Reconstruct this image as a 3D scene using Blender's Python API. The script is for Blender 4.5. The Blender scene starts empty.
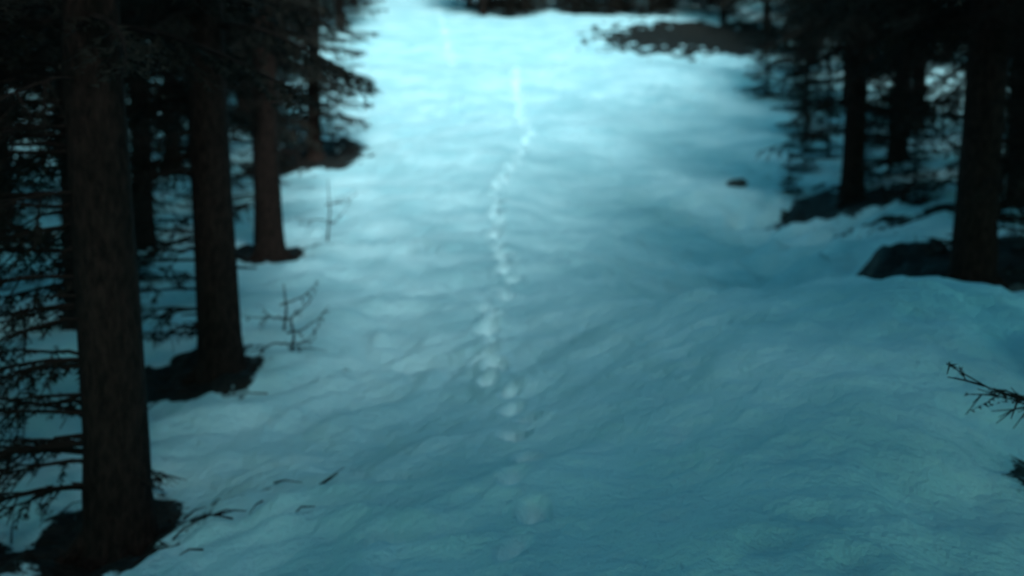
import bpy, math, random
import numpy as np
from mathutils import Vector
sc = bpy.context.scene

# ------------------------------------------------------------------ noise
_rng = np.random.default_rng(5)
_T = _rng.random((256, 256))
def vnoise(x, y, s=0):
    x = np.asarray(x, float) + s*17.31; y = np.asarray(y, float) + s*9.77
    xi = np.floor(x).astype(int); yi = np.floor(y).astype(int)
    fx = x-xi; fy = y-yi
    fx = fx*fx*fx*(fx*(fx*6-15)+10); fy = fy*fy*fy*(fy*(fy*6-15)+10)
    a = _T[xi & 255, yi & 255]; b = _T[(xi+1) & 255, yi & 255]
    c = _T[xi & 255, (yi+1) & 255]; d = _T[(xi+1) & 255, (yi+1) & 255]
    return (a*(1-fx)+b*fx)*(1-fy)+(c*(1-fx)+d*fx)*fy - 0.5
def fbm(x, y, s=0, o=4):
    r = 0; a = 1
    for i in range(o):
        r = r + a*vnoise(x*2**i*(1+.07*i), y*2**i, s+i*3); a *= .5
    return r
def sstep(a, b, x):
    t = np.clip((x-a)/(b-a), 0, 1); return t*t*(3-2*t)

# ------------------------------------------------------------------ terrain
PY = [-120, 0, 3, 5, 7, 8.2, 10, 12, 15, 19, 24, 30, 34.6, 38, 45, 50, 60, 90, 150, 300]
PZ = [0, -.05, -.05, -.07, -.08, -.12, -.15, -.09, 0, .22, .67, 1.47, 2.32, 1.95, 2.35, 3.3, 5.0, 9.5, 18, 44]
def prof(y):
    y = np.asarray(y, float); w = 0.035*np.clip(np.abs(y), 5, 50)
    r = 0
    for k in np.linspace(-1, 1, 7): r = r+np.interp(y+k*w, PY, PZ)
    return r/7
CP = [(-1.99,7,-.40),(-2.06,9.8,-.12),(-2.57,15,-.02),(-3.3,24,-.09),(-2.4,6.5,-.45),(-4,10,-.35),(-5,15,-.3),
 (-8,24,-.5),(-8,10,-.5),(-.8,5,-.15),(-.8,7,-.14),(-1.2,8.2,-.18),(-.9,10,-.14),(-1.3,12,-.05),(-1.3,15,.0),(-1.6,20,.02),(-2,27,.05),
 (0,3,0),(0,5,0),(0,7,0),(0,8.2,0),(0,10,0),(0,12,0),(0,15,0),(0,19,0),(0,24,0),(0,30,0),(0,36,0),(0,45,0),(0,60,0),
 (1.06,4.3,.10),(1.22,5,.20),(1.55,6.5,.38),(1.33,9.9,.44),(2.2,9.2,.62),(3.2,8.8,.60),(3.9,9.7,.38),(2.7,11.2,-.14),(2.3,11.3,-.20),(1.7,11.8,-.16),(3.6,11.5,.20),(3.4,12.8,.22),(4.2,13,.36),
 (2.5,13.3,-.28),(3,17,-.30),(2.2,14,-.27),(.65,13.1,.10),(4.55,19,.06),(6,24,.0),(5,30,-.1),(2.4,21,-.12),(8,12,.3),(8,18,.3),(10,30,.3),(5,8.8,.4),(5,5,-.1),(2.4,4.5,-.10),
 (1.9,5.5,.18),(2.4,6.8,.42),(3,36,-.05),(6,36,-.05),(-4,36,0),(-10,36,0),(12,36,.2),(.5,4.3,.04),(.55,6.5,.10),(.6,8.5,.20),(-3,45,.1),(5,46,.1),(-8,60,.2),(8,60,.1),(0,100,0),(20,100,0),(-20,100,0)]
CP = np.array(CP)
def warp(x, y):
    yy = np.clip(y, 3, 120)
    return np.clip(x/(yy+1), -1.3, 1.3)*2.2, np.log(yy)
cx, cy = warp(CP[:,0], CP[:,1])
def kern(dx, dy):
    r2 = dx*dx+dy*dy+1e-9; return .5*r2*np.log(r2)
n = len(CP)
A = np.zeros((n+3, n+3)); A[:n,:n] = kern(cx[:,None]-cx[None], cy[:,None]-cy[None])+np.eye(n)*.001
A[:n,n] = 1; A[:n,n+1] = cx; A[:n,n+2] = cy; A[n:,:n] = A[:n,n:].T
W = np.linalg.solve(A, np.concatenate([CP[:,2], [0,0,0]]))
def resid(x, y):
    X, Y = warp(x, y); r = W[n]+W[n+1]*X+W[n+2]*Y
    for i in range(n): r = r+W[i]*kern(X-cx[i], Y-cy[i])
    r = np.clip(r, -.9, .9)
    return r*sstep(-4, 3, y)*(1-sstep(90, 130, y))

HERO = {'t1':(-2.02,7.0),'t2':(-2.05,9.8),'t3':(-2.57,15.0),'t4':(-3.3,24.0),'ta':(3.78,11.5),'tb':(4.55,19.0),'tr':(2.95,5.5)}
LIT = [(-2.05,6.95,.85,.58,.68),(-2.9,6.9,1.2,.7,.5),(-2.15,9.75,.62,.42,.55),(-2.57,15,.40,.32,.5),(-3.3,23.6,1.2,.8,1.7),
       (3.9,12.4,1.4,1.9,1.1),(3.78,11.3,.9,1.3,.7),(4.55,19,1.0,.9,1.3),(3.0,5.7,.8,1.1,.8),(6.4,51,3.4,5,4.2),(4.9,16.3,.9,1.1,.7)]  # right-edge and far-bank ellipses simply make the ground dark
def litter_and_dark(x, y):
    L = np.zeros_like(x)
    nn = fbm(x*3.1, y*2.6, 4, 4)*.75
    for (a, b, l, r, d) in LIT:
        dx = (x-a)/np.where(x < a, l, r); dy = (y-b)/d
        q = np.sqrt(dx*dx+dy*dy)
        L = np.maximum(L, 1-sstep(.75, 1.2, q+nn))
    return L
def ground(x, y, fine=True):
    x = np.asarray(x, float); y = np.asarray(y, float)
    z = prof(y)+resid(x, y)
    near = 1-sstep(30, 70, y)
    z = z+fbm(x*.45, y*.4, 2, 3)*.13*sstep(-2, 6, y)+fbm(x*.06, y*.06, 8, 3)*1.2*sstep(40, 90, np.hypot(x, y))
    for (a, b, l, r, d) in LIT[:9]:
        q = np.sqrt(((x-a)/(l+r)*1.3)**2+((y-b)/(d*1.3))**2)
        z = z-.06*np.exp(-q*q*1.5)
    if fine:
        wx = fbm(x*.8, y*.8, 11, 2)*1.6; wy = fbm(x*.8, y*.8, 13, 2)*1.6
        u = (x*.80+y*.60)+wx; v = (-x*.60+y*.80)+wy
        amp = .2+.8*sstep(-.25, .35, fbm(x*.5, y*.4, 21, 2)+.05)
        path = 1-.6*np.exp(-((x-.1)/.5)**2)
        z = z+fbm(u*1.5, v*3.3, 31, 3)*.092*near*amp*path
        z = z+fbm(x*4.2+wx, y*4.6+wy, 41, 3)*.034*near*(1.2-.6*amp)*path
        z = z+fbm(x*1.9, y*1.6, 51, 3)*.08*near
        m = np.exp(-(((x-2.9)/1.6)**2+((y-15.5)/5)**2))
        z = z+fbm(x*1.7, y*1.9, 61, 3)*.28*m
    return z

fy = [0, 4,5,6.5,8,9.6,11.2,13.6,15.7,18,20,22.3,25,28,34,45,58,70]
fx = [.0,.03,.02,.04,.02,-.17,-.15,0,-.17,-.17,-.25,.05,.32,.17,.07,-1.9,-2.9,-4]
random.seed(3)
prints = []
yy = 1.0; side = 1
while yy < 66:
    prints.append((float(np.interp(yy, fy, fx))+side*.035+random.uniform(-.025, .025), yy, random.uniform(-.3, .3), random.uniform(1.2, 1.6)*(1 if yy < 9 else 1.3)))
    side = -side; yy += random.uniform(.36, .54)

NX, NY = 600, 820
ku = math.asinh(160/1.6)
xs = 1.6*np.sinh(np.linspace(-ku, ku, NX))
k0 = math.asinh(-110/3.2); k1 = math.asinh(285/3.2)
ys = 5.6+3.2*np.sinh(np.linspace(k0, k1, NY))
X, Y = np.meshgrid(xs, ys)
Z = ground(X, Y)
comp = np.zeros_like(Z)
for (px, py, rot, s) in prints:
    i0, i1 = np.searchsorted(ys, [py-.6, py+.6]); j0, j1 = np.searchsorted(xs, [px-.6, px+.6])
    dx = X[i0:i1, j0:j1]-px; dy = Y[i0:i1, j0:j1]-py
    a = dx*math.cos(rot)+dy*math.sin(rot); b = -dx*math.sin(rot)+dy*math.cos(rot)
    g = 1.0 if py < 9 else 1.25
    q = np.sqrt((a/(.052*g))**2+(b/(.115*g))**2)+fbm(X[i0:i1, j0:j1]*9, Y[i0:i1, j0:j1]*9, 71, 2)*.5
    Z[i0:i1, j0:j1] += s*(-.05*(1-sstep(.6, 1.3, q))+.018*np.exp(-((q-1.6)/.45)**2))
    comp[i0:i1, j0:j1] = np.maximum(comp[i0:i1, j0:j1], 1-sstep(.8, 1.6, q))
# dents left by clumps that dropped from the branches
for _ in range(420):
    py = 3.5+22*random.random()**1.4; px = random.uniform(-.42, .42)*py
    if abs(px) < .35: continue
    r = random.uniform(.03, .085)*(1+py*.03)
    i0, i1 = np.searchsorted(ys, [py-.4, py+.4]); j0, j1 = np.searchsorted(xs, [px-.4, px+.4])
    q = np.hypot(X[i0:i1, j0:j1]-px, Y[i0:i1, j0:j1]-py)/r
    Z[i0:i1, j0:j1] += -r*random.uniform(.15, .4)*np.exp(-q*q)+.006*np.exp(-((q-1.6)/.5)**2)
L = litter_and_dark(X, Y)
Z = Z+L*(fbm(X*7, Y*7, 81, 3)*.07+.015)

co = np.stack([X, Y, Z], -1).reshape(-1, 3).astype(np.float32)
idx = np.arange(NX*NY).reshape(NY, NX)
q = np.stack([idx[:-1,:-1], idx[:-1,1:], idx[1:,1:], idx[1:,:-1]], -1).reshape(-1, 4)
me = bpy.data.meshes.new("snowy_ground")
me.vertices.add(len(co)); me.vertices.foreach_set("co", co.ravel())
me.loops.add(q.size); me.loops.foreach_set("vertex_index", q.ravel().astype(np.int32))
me.polygons.add(len(q)); me.polygons.foreach_set("loop_start", np.arange(0, q.size, 4, dtype=np.int32))
me.polygons.foreach_set("loop_total", np.full(len(q), 4, np.int32))
me.polygons.foreach_set("use_smooth", np.ones(len(q), bool))
me.update(calc_edges=True)
for nm, arr in (("litter_and_dark", L), ("packed", comp)):
    at = me.attributes.new(nm, 'FLOAT', 'POINT'); at.data.foreach_set("value", arr.ravel().astype(np.float32))
gobj = bpy.data.objects.new("snowy_ground", me); sc.collection.objects.link(gobj)

# ------------------------------------------------------------------ materials
def newmat(name):
    m = bpy.data.materials.new(name); m.use_nodes = True
    return m, m.node_tree, m.node_tree.nodes["Principled BSDF"]
def N(nt, t, **k):
    nd = nt.nodes.new(t)
    for a, b in k.items(): setattr(nd, a, b)
    return nd
def noise(nt, vec, scale, detail=4, rough=.5):
    nd = N(nt, 'ShaderNodeTexNoise'); nd.inputs['Scale'].default_value = scale
    nd.inputs['Detail'].default_value = detail; nd.inputs['Roughness'].default_value = rough
    nt.links.new(vec, nd.inputs['Vector']); return nd
def mixc(nt, fac, a, b):
    m = N(nt, 'ShaderNodeMix', data_type='RGBA')
    for s, v in ((0, fac), (6, a), (7, b)):
        if hasattr(v, 'is_linked') or hasattr(v, 'links'): nt.links.new(v, m.inputs[s])
        elif s == 0: m.inputs[s].default_value = v
        else: m.inputs[s].default_value = (*v, 1)
    return m.outputs[2]
def mrange(nt, v, a, b, c=0., d=1.):
    m = N(nt, 'ShaderNodeMapRange'); nt.links.new(v, m.inputs[0])
    for i, w in enumerate((a, b, c, d)): m.inputs[i+1].default_value = w
    return m.outputs[0]

snow, nt, bs = newmat("snow")
tc = N(nt, 'ShaderNodeTexCoord'); P = tc.outputs['Object']
n1 = noise(nt, P, 1.3, 2); n2 = noise(nt, P, 14, 3, .6)
c = mixc(nt, mrange(nt, n1.outputs[0], .35, .65), (.54,.67,.70), (.74,.81,.83))
pk = N(nt, 'ShaderNodeAttribute', attribute_name="packed")
c = mixc(nt, pk.outputs['Fac'], c, (.92,.95,.96))
at = N(nt, 'ShaderNodeAttribute', attribute_name="litter_and_dark")
soil = mixc(nt, mrange(nt, n2.outputs[0], .35, .65), (.010,.007,.006), (.028,.018,.014))
add = N(nt, 'ShaderNodeMath', operation='ADD'); nt.links.new(at.outputs['Fac'], add.inputs[0])
nt.links.new(mrange(nt, n2.outputs[0], .3, .7, -.35, .35), add.inputs[1])
lf = mrange(nt, add.outputs[0], .36, .62)
nt.links.new(mixc(nt, lf, c, soil), bs.inputs['Base Color'])
bs.inputs['Roughness'].default_value = .65
bs.inputs['Specular IOR Level'].default_value = .2
b1 = N(nt, 'ShaderNodeBump'); b1.inputs['Strength'].default_value = .8; b1.inputs['Distance'].default_value = .045
nt.links.new(n2.outputs[0], b1.inputs['Height'])
nt.links.new(b1.outputs[0], bs.inputs['Normal'])
me.materials.append(snow)

bark, nt, bs = newmat("spruce_bark")
tc = N(nt, 'ShaderNodeTexCoord'); mp = N(nt, 'ShaderNodeMapping'); mp.inputs['Scale'].default_value = (1,1,.4)
nt.links.new(tc.outputs['Object'], mp.inputs[0])
n1 = noise(nt, mp.outputs[0], 34, 3, .6)
c = mixc(nt, mrange(nt, n1.outputs[0], .3, .7), (.012,.006,.005), (.046,.020,.016))
nt.links.new(c, bs.inputs['Base Color']); bs.inputs['Roughness'].default_value = .9; bs.inputs['Specular IOR Level'].default_value = .08
b = N(nt, 'ShaderNodeBump'); b.inputs['Strength'].default_value = 1; b.inputs['Distance'].default_value = .03
nt.links.new(n1.outputs[0], b.inputs['Height']); nt.links.new(b.outputs[0], bs.inputs['Normal'])

twig, nt, bs = newmat("dead_twig"); bs.inputs['Base Color'].default_value = (.028,.014,.012,1); bs.inputs['Roughness'].default_value = .9; bs.inputs['Specular IOR Level'].default_value = .08
ndl, nt, bs = newmat("spruce_needles")
ge = N(nt, 'ShaderNodeNewGeometry')
c = mixc(nt, ge.outputs['Random Per Island'], (.012,.009,.007), (.034,.022,.017))
nt.links.new(c, bs.inputs['Base Color']); bs.inputs['Roughness'].default_value = .8; bs.inputs['Specular IOR Level'].default_value = .08

# ------------------------------------------------------------------ trees
class TB:
    def __init__(s): s.v = []; s.f = []; s.m = []
    def tube(s, pts, rad, k, mat, wob=0, rng=random):
        pts = [Vector(p) for p in pts]; base = len(s.v)
        for i, p in enumerate(pts):
            t = (pts[min(i+1, len(pts)-1)]-pts[max(i-1, 0)]).normalized()
            a = t.cross(Vector((0,0,1)) if abs(t.z) < .9 else Vector((1,0,0))).normalized(); b = t.cross(a)
            for j in range(k):
                an = 2*math.pi*j/k; r = rad[i]*(1+rng.uniform(-wob, wob))
                s.v.append(tuple(p+(a*math.cos(an)+b*math.sin(an))*r))
        for i in range(len(pts)-1):
            for j in range(k):
                j2 = (j+1) % k
                s.f.append((base+i*k+j, base+i*k+j2, base+(i+1)*k+j2, base+(i+1)*k+j)); s.m.append(mat)
    def tufts(s, p0, p1, size, step, rng, sag=.0):
        d = p1-p0; ln = d.length
        if ln < 1e-3: return
        d = d/ln; up = Vector((0,0,1)); sd = d.cross(up)
        if sd.length < .1: sd = Vector((1,0,0))
        sd.normalize(); u2 = sd.cross(d)
        k = max(2, int(ln/step))
        for i in range(k):
            t = (i+rng.random()*.6)/k
            p = p0+d*(ln*t)+Vector((0,0,-sag*t*t))
            sz = size*(1.05-.5*t)*rng.uniform(.7, 1.25)
            for sg in (-1, 1):
                o = (sd*sg*rng.uniform(.6, 1)+u2*rng.uniform(-.7, .5)+d*rng.uniform(.5, .9)).normalized()*sz
                b = len(s.v); w = d*(sz*.30)
                s.v += [tuple(p-w), tuple(p+w), tuple(p+o)]
                s.f.append((b, b+1, b+2)); s.m.append(2)

def bough(T, rng, z, az, ln, fine, r0=.02, droop=.5, x0=0, y0=0, dens=1., big=1.):
    dr = Vector((math.cos(az), math.sin(az), 0)); sdv = Vector((-dr.y, dr.x, 0))
    pts = []; nseg = 6; rise = rng.uniform(.0, .25)
    for i in range(nseg+1):
        t = i/nseg
        pts.append(Vector((x0, y0, z))+dr*(ln*t)+Vector((0,0,ln*(rise*t-droop*t*t+.18*t**3)))+sdv*ln*.05*math.sin(t*4+az))
    T.tube(pts, [r0*(1-.85*i/nseg) for i in range(nseg+1)], 3, 1)
    sp = .085 if fine else .19*big
    k = int(ln/sp*dens)
    for i in range(k):
        t = .12+.88*(i+rng.random()*.5)/k; f = t*nseg; a = min(int(f), nseg-1)
        p = pts[a].lerp(pts[a+1], f-a); tl = ln*(.10+.30*(1-t)**.8*min(1, t*4))*rng.uniform(.6, 1.2)
        ax = (pts[a+1]-pts[a]).normalized()
        for sg in (-1, 1):
            if rng.random() < .1: continue
            e = p+(ax*rng.uniform(.4, .9)+sdv*sg*rng.uniform(.6, 1)).normalized()*tl+Vector((0,0,-tl*rng.uniform(.15, .75)))
            T.tufts(p, e, .055 if fine else .15*big, .028 if fine else .10*big, rng)
            if fine and tl > .3 :
                m = p.lerp(e, .5); T.tufts(m, m+(ax*.6+sdv*sg*.2).normalized()*tl*.45+Vector((0,0,-.08)), .05, .03, rng)
    T.tufts(pts[-2], pts[-1]+(pts[-1]-pts[-2])*.3, .055 if fine else .12*big, .022 if fine else .07*big, rng)

def dead(T, rng, z, az, ln, r0=.011, needles=0., x0=0, y0=0, lift=0., rt=.12):
    dr = Vector((math.cos(az), math.sin(az), 0)); sdv = Vector((-dr.y, dr.x, 0))
    pts = []; k = 7; bend = rng.uniform(-.25, .25); dp = rng.uniform(.15, .65)-lift
    for i in range(k+1):
        t = i/k
        pts.append(Vector((x0, y0, z))+dr*(rt*.7+ln*t)+sdv*(bend*ln*t*t+rng.uniform(-.012, .012))+Vector((0,0,ln*(.08*t-dp*t*t+.25*t**3)+rng.uniform(-.01, .01))))
    T.tube(pts, [r0*(1-.78*i/k) for i in range(k+1)], 4, 1)
    for i in range(int(ln*13)+2):
        t = rng.uniform(.18, 1); f = t*k; a = min(int(f), k-1); p = pts[a].lerp(pts[a+1], f-a)
        ax = (pts[a+1]-pts[a]).normalized(); sg = rng.choice((-1, 1)); tl = rng.uniform(.12, .42)*(1.15-t*.6)*min(1, ln)
        d = (ax*rng.uniform(.4, 1)+sdv*sg*rng.uniform(.3, 1)+Vector((0,0,rng.uniform(-.9, .15)))).normalized()
        m = p+d*tl*.5+Vector((0,0,rng.uniform(-.02, .02))); e = p+d*tl+Vector((0,0,rng.uniform(-.06, .03)))
        T.tube([p, m, e], [.0055, .004, .002], 3, 1)
        for _ in range(2):
            e2 = m+(d+Vector((rng.uniform(-.8,.8), rng.uniform(-.8,.8), rng.uniform(-.8,.3)))).normalized()*tl*.4
            T.tube([m, e2], [.0035, .0018], 3, 1)
            if rng.random() < needles: T.tufts(m, e2, .035, .025, rng)
        if rng.random() < needles: T.tufts(p, e, .035, .025, rng)

def make_tree(name, seed, h=13, r=.15, crown=2.0, blen=2.0, deadn=22, bias=None, zmin=.25, dlen=(.45,1.1), needles=.1, lowdrop=.5, lean=(0,0), fine_to=4.2, whorl=.30, lowb=None, big=1.):
    rng = random.Random(seed); T = TB()
    k = 14; pts = []; rad = []
    zz = [-.5,-.1,.0,.08,.18,.35,.6]+[.6+(h-.6)*(i/16) for i in range(1, 17)]
    for z in zz:
        t = max(0, z)/h
        pts.append((lean[0]*z+.02*math.sin(z*1.1+seed), lean[1]*z+.02*math.cos(z*.9+seed), z))
        rad.append(r*(1-t)**.85*(1+.45*math.exp(-max(z, 0)/.13))+.004)
    T.tube(pts, rad, k, 0, .045, rng)
    for i in range(5):
        a = i*1.26+rng.uniform(-.3, .3); q = rng.uniform(.2, .4)
        T.tube([(math.cos(a)*r*.6, math.sin(a)*r*.6, .16), (math.cos(a)*r*1.4, math.sin(a)*r*1.4, .04), (math.cos(a)*(r+q), math.sin(a)*(r+q), -.07)], [r*.4, r*.25, r*.1], 6, 0)
    for i in range(deadn):
        z = rng.uniform(zmin, crown+.5)
        if bias is None: az = rng.uniform(0, 6.283)
        else: az = rng.gauss(bias[0], bias[1])
        dead(T, rng, z, az, rng.uniform(*dlen), needles=needles, x0=lean[0]*z, y0=lean[1]*z, rt=r)
    for i in range(14):
        z = rng.uniform(zmin, crown+.3); az = rng.uniform(0, 6.283); q = r+rng.uniform(.05, .22)
        T.tube([(math.cos(az)*r*.6, math.sin(az)*r*.6, z), (math.cos(az)*q, math.sin(az)*q, z+rng.uniform(-.08, .02))], [.010, .005], 4, 1)
    for (z, az, ln, dp) in (lowb or []):
        bough(T, rng, z, az, ln, True, r0=.018, droop=dp)
    z = crown
    while z < h-.25:
        t = (z-crown)/(h-crown)
        L = blen*((1-t)**.8)*(.75+.25*min(1, t*8))+.15
        nb = 5 if t < .8 else 4; a0 = rng.random()*6.28
        for j in range(nb):
            az = a0+j*6.283/nb+rng.uniform(-.3, .3)
            bough(T, rng, z+rng.uniform(-.12, .12), az, L*rng.uniform(.7, 1.12), z < fine_to, r0=.018*(1-t)+.006, droop=lowdrop*(1-.6*t)+rng.uniform(-.1, .12), x0=lean[0]*z, y0=lean[1]*z, big=big)
        z += whorl*(1 if z < fine_to else 1.4)*rng.uniform(.8, 1.2)
    T.tufts(Vector((lean[0]*h, lean[1]*h, h-.6)), Vector((lean[0]*h, lean[1]*h, h+.1)), .15, .06, rng)
    m = bpy.data.meshes.new(name); m.from_pydata(T.v, [], T.f)
    for mt in (bark, twig, ndl): m.materials.append(mt)
    m.polygons.foreach_set("material_index", T.m)
    m.polygons.foreach_set("use_smooth", [q == 0 for q in T.m]); m.update()
    return m

def gz(x, y): return float(ground(np.array([x]), np.array([y]), False)[0])
def put(m, x, y, rot=0, s=1, name="spruce_tree", parent=None, sink=.05):
    o = bpy.data.objects.new(name, m); sc.collection.objects.link(o)
    o.location = (x, y, gz(x, y)-sink); o.rotation_euler = (0, 0, rot); o.scale = (s, s, s)
    if parent: o.parent = parent
    return o

pi = math.pi
put(make_tree("t1", 1, 14, .165, 2.75, 1.35, 58, (pi-.15, .65), .25, (.5,1.25), .5, lean=(.0,0), fine_to=3.4,
    lowb=[(2.1,pi-.5,1.3,.5),(1.7,pi-.2,1.2,.45),(2.3,pi+.0,1.4,.5),(1.4,pi-.7,1.1,.4),(1.0,pi-.4,1.0,.4)]), *HERO['t1'])
put(make_tree("t2", 2, 13, .150, 2.45, 1.2, 46, (pi-.1, .8), .3, (.4,1.1), .5, lean=(-.006,0), fine_to=3.4, lowb=[(2.0,pi-.4,1.2,.5),(1.6,pi+.1,1.0,.5)]), *HERO['t2'])
put(make_tree("t3", 3, 12, .145, 2.1, .95, 26, (pi, 1.2), .4, (.4,1.0), .4, fine_to=3.6), *HERO['t3'])
put(make_tree("t4", 4, 9, .12, .6, 1.15, 10, None, .3, (.4,.9), .6, lowdrop=.35, fine_to=3.4, whorl=.15), *HERO['t4'])
put(make_tree("ta", 5, 14, .175, 2.3, 2.0, 46, (pi/2, 1.5), .3, (.5,1.4), .5, lean=(.008,0)), *HERO['ta'])
put(make_tree("tb", 6, 13, .15, 2.1, 1.6, 34, (0, 1.6), .3, (.5,1.3), .6, lowb=[(1.0,pi-.2,.9,.45),(1.4,pi+.5,1.1,.5),(.9,-.3,1.2,.3),(1.3,.4,1.2,.4),(1.7,pi,1.1,.4),(1.6,-.9,1.1,.5)]), *HERO['tb'])
put(make_tree("tr", 7, 13, .15, 2.8, 1.5, 10, (0, 1.0), .5, (.4,.9), .3, fine_to=3), *HERO['tr'])
G = [make_tree("g%d" % i, 20+i, 12+i, .13+.01*i, [1.6,2.0,1.5][i], 1.9, [30,30,26][i], None, .3, (.5,1.3), .5, fine_to=3.2, whorl=.34) for i in range(3)]
BIG = make_tree("shade_spruce", 30, 24, .27, 3.6, 3.3, 24, None, .8, (.6,1.5), .2, fine_to=0, whorl=.40, big=1.8)  # mesh of the added shade trees outside the view
Y1 = make_tree("young", 40, 4.2, .05, .15, 1.0, 2, None, .1, (.3,.5), .5, lowdrop=.35, fine_to=2.2, whorl=.2)
rr = random.Random(11)
near = [(-4.1,8.6),(-3.6,11.8),(-5.3,12.2),(-4.3,16.5),(-6.4,17.5),(-4.2,20.0),(-5.6,23.5),(-7.5,21),(-5.2,28),(-6.4,31),(-8.2,27),(-9,14),(-7,8.5),
        (5.9,13.4),(5.8,16.2),(6.9,19.5),(6.1,22.5),(7.2,25.5),(6.8,29),(8.4,22),(8.6,15),(6.6,10.2),(8.0,32),(7.4,35.5),(-5.6,35)]
for i, (x, y) in enumerate(near):
    put(G[i % 3], x, y, rr.uniform(0, 6.28), rr.uniform(.85, 1.1))
# tall unseen spruces added round the camera to shade the foreground
bigs = [(-2.6,-2.6),(2.0,-3.4),(-.2,-6.0),(5.0,-2.2),(-5.0,.4),(5.4,3.2),(-5.6,4.6),(-4.2,-5.6),(3.6,-7.0),(-7.8,-2.5),(-2.6,-9.8),(8.4,.6),(8.8,5.4),(-8.2,2.2),(-7.6,-7.2),(7.4,-7.4),(11,-5),(.8,-9.8),(5.0,-11.6),(-5.2,-13)]
for (x, y) in bigs: put(BIG, x, y, rr.uniform(0, 6.28), rr.uniform(.84, .98))
for (x, y, s) in [(5.35,26,.6),(-4.2,25.6,.7),(6.0,17.8,.5),(5.5,31,.6),(-5.2,14.2,.4),(5.5,20.8,.6),(4.5,22,.34),(5.0,14.5,.35),(5.2,23.5,.45),(5.8,28.5,.5),(3.95,20.2,.22),(6.6,33,.6),(5.0,17.6,.35),
                  (-3.6,22.6,.3),(-3.3,8.0,.3),(-3.0,10.6,.3),(4.75,12.6,.3),(5.3,12.2,.36),(4.9,19.9,.3),(-3.6,13.6,.3)]:
    put(Y1, x, y, rr.uniform(0, 6.28), s, "young_spruce_tree")
F = bpy.data.objects.new("distant_spruce_forest", None); sc.collection.objects.link(F)
pts = list(near)+list(HERO.values())+bigs
def xl(y): return float(np.interp(y, [-30,0,7,15,24,36,60,80], [-3.2,-3.0,-3.2,-4.2,-5,-5.4,-6.4,-9]))
def xr(y): return float(np.interp(y, [-30,0,7,11,19,36,44,50], [3.2,3.4,4.6,5.6,6.6,8,9,7]))
cnt = 0
for _ in range(9000):
    y = rr.uniform(7, 90) if rr.random() < .6 else rr.uniform(50, 72); x = rr.uniform(-34, 34)
    if y < 57: ok = x < xl(y) or x > xr(y)
    else: ok = x < xl(y) or x > -2.0+(y-57)*.02
    if not ok: continue
    if abs(x) > 7+y*.40: continue
    md = 2.2 if y > 45 else 2.8
    if any((x-a)**2+(y-b)**2 < md*md for a, b in pts): continue
    pts.append((x, y)); cnt += 1
    put(G[rr.randrange(3)], x, y, rr.uniform(0, 6.28), rr.uniform(.8, 1.15), "spruce", F, .1)
    if cnt > 230: break
print("forest", cnt)
for i in range(34):
    x = rr.uniform(-1.4, 9); y = rr.uniform(56.5, 61)
    put(Y1, x, y, rr.uniform(0, 6.28), rr.uniform(.5, 1.0), "spruce", F)

# ------------------------------------------------------------------ low branch at right, twigs, rocks
def obj_from(T, name, loc=(0,0,0)):
    m = bpy.data.meshes.new(name); m.from_pydata(T.v, [], T.f)
    for mt in (bark, twig, ndl): m.materials.append(mt)
    m.polygons.foreach_set("material_index", T.m); m.update()
    o = bpy.data.objects.new(name, m); sc.collection.objects.link(o); o.location = loc; return o
T = TB(); r2 = random.Random(78)
dead(T, r2, .50, pi+.05, 1.25, r0=.009, needles=.2, lift=.1, rt=0)
dead(T, r2, .45, pi-.1, 1.0, r0=.008, needles=.4, lift=.0, rt=0)
obj_from(T, "broken_spruce_branch", (2.87, 5.5, gz(2.87, 5.5)))
T = TB()
for i in range(260):
    a, b, l, r_, d = LIT[r2.choice([0,1,2,3,5,6,7,8,5,7,10,0])]
    x = a+r2.gauss(0, .5)*(l+.1); y = b+r2.gauss(0, .6)*(d+.1)
    z = float(ground(np.array([x]), np.array([y]))[0])+.02; an = r2.uniform(0, 6.28); ln = r2.uniform(.06, .3)
    dx, dy = math.cos(an)*ln, math.sin(an)*ln; z2 = float(ground(np.array([x+dx]), np.array([y+dy]))[0])+.02+r2.random()*.05
    T.tube([(x, y, z), (x+dx*.5+r2.uniform(-.02,.02), y+dy*.5, (z+z2)/2+.015), (x+dx, y+dy, z2)], [.006, .004, .002], 4, 1)
obj_from(T, "fallen_twigs")
for (x, y, hh, ln) in [(-1.75, 10.6, .4, .3), (-2.05, 15.6, .7, .3), (-1.62, 10.1, .3, .3)]:
    T = TB(); z = gz(x, y)
    T.tube([(0,0,-.15), (ln*.15, .02, hh*.5), (ln*.1, .0, hh)], [.012,.009,.004], 5, 1)
    dead(T, r2, hh*.6, .3, ln, r0=.008, lift=.6, rt=0); dead(T, r2, hh*.35, .1+pi, ln, r0=.008, rt=0); dead(T, r2, hh*.3, -.3, ln, r0=.008, lift=.7, rt=0)
    obj_from(T, "bare_shrub", (x, y, z))
import bmesh
rock, nt, bs = newmat("rock"); tc = N(nt, 'ShaderNodeTexCoord'); n1 = noise(nt, tc.outputs['Object'], 12, 4)
nt.links.new(mixc(nt, n1.outputs[0], (.02,.018,.016), (.09,.08,.075)), bs.inputs['Base Color']); bs.inputs['Roughness'].default_value = .85
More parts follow.
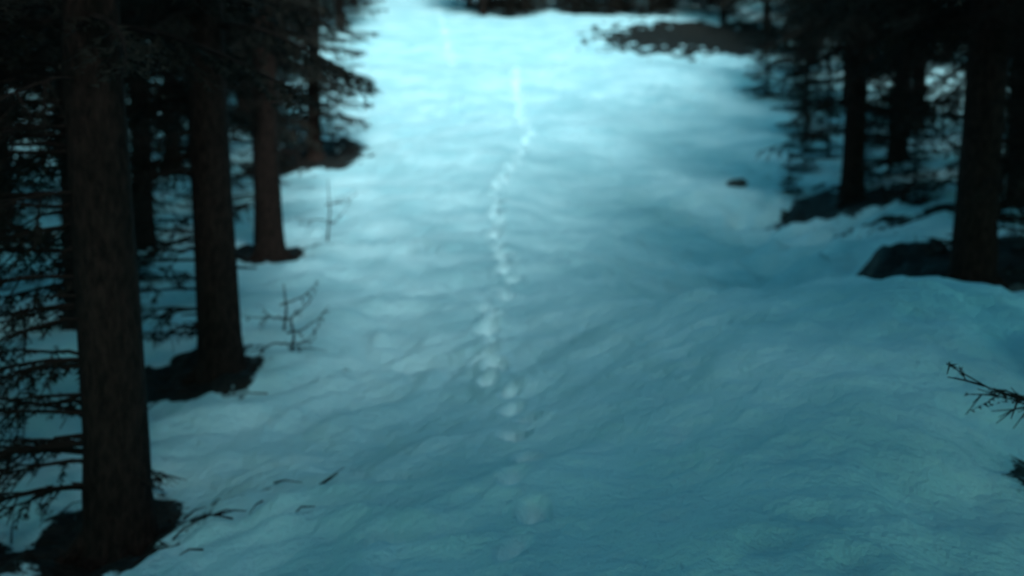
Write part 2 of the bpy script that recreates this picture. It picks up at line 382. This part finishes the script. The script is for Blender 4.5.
for (x, y, s) in [(3.3, 20.9, .13), (3.9, 10.75, .10)]:
    bm = bmesh.new(); bmesh.ops.create_icosphere(bm, subdivisions=4, radius=1)
    for v in bm.verts:
        p = v.co*2+Vector((x, y, 0)); k = 1+.5*float(fbm(np.array([p.x+p.z]), np.array([p.y-p.z*.7]), 5, 3)[0])
        v.co = Vector((v.co.x*1.3*k, v.co.y*k, v.co.z*.6*k))*s
    m = bpy.data.meshes.new("rock"); bm.to_mesh(m); bm.free(); m.materials.append(rock)
    for p in m.polygons: p.use_smooth = True
    o = bpy.data.objects.new("rock", m); sc.collection.objects.link(o); o.location = (x, y, gz(x, y)+s*.1); o.rotation_euler = (0, .1, x)

# ------------------------------------------------------------------ light
EL, AZ = math.radians(40), math.radians(167)   # azimuth from +Y, clockwise
w = bpy.data.worlds.new("World"); sc.world = w; w.use_nodes = True
nt = w.node_tree; bg = nt.nodes['Background']
sky = N(nt, 'ShaderNodeTexSky', sky_type='NISHITA'); sky.sun_disc = False
sky.sun_elevation = EL; sky.sun_rotation = AZ
mx = N(nt, 'ShaderNodeMix', data_type='RGBA', blend_type='MULTIPLY'); mx.inputs[0].default_value = 1
nt.links.new(sky.outputs[0], mx.inputs[6]); mx.inputs[7].default_value = (.36, 1.30, 1.14, 1)
nt.links.new(mx.outputs[2], bg.inputs[0]); bg.inputs[1].default_value = .15
sd = bpy.data.lights.new("sun", 'SUN'); sd.energy = 4.6; sd.angle = math.radians(13); sd.color = (.60, .92, .98)
so = bpy.data.objects.new("sun", sd); sc.collection.objects.link(so)
d = Vector((math.sin(AZ)*math.cos(EL), math.cos(AZ)*math.cos(EL), math.sin(EL)))
so.rotation_euler = d.to_track_quat('Z', 'Y').to_euler()

cd = bpy.data.cameras.new("camera"); cam = bpy.data.objects.new("camera", cd); sc.collection.objects.link(cam)
cam.location = (0, 0, 1.7); cam.rotation_euler = (math.radians(82), 0, 0)
cd.lens = 50; cd.sensor_width = 36; cd.clip_end = 1000
cd.dof.use_dof = True; cd.dof.focus_distance = 3.8; cd.dof.aperture_fstop = 2.2
sc.camera = cam
sc.view_settings.view_transform = 'Standard'; sc.view_settings.look = 'None'; sc.view_settings.exposure = 0
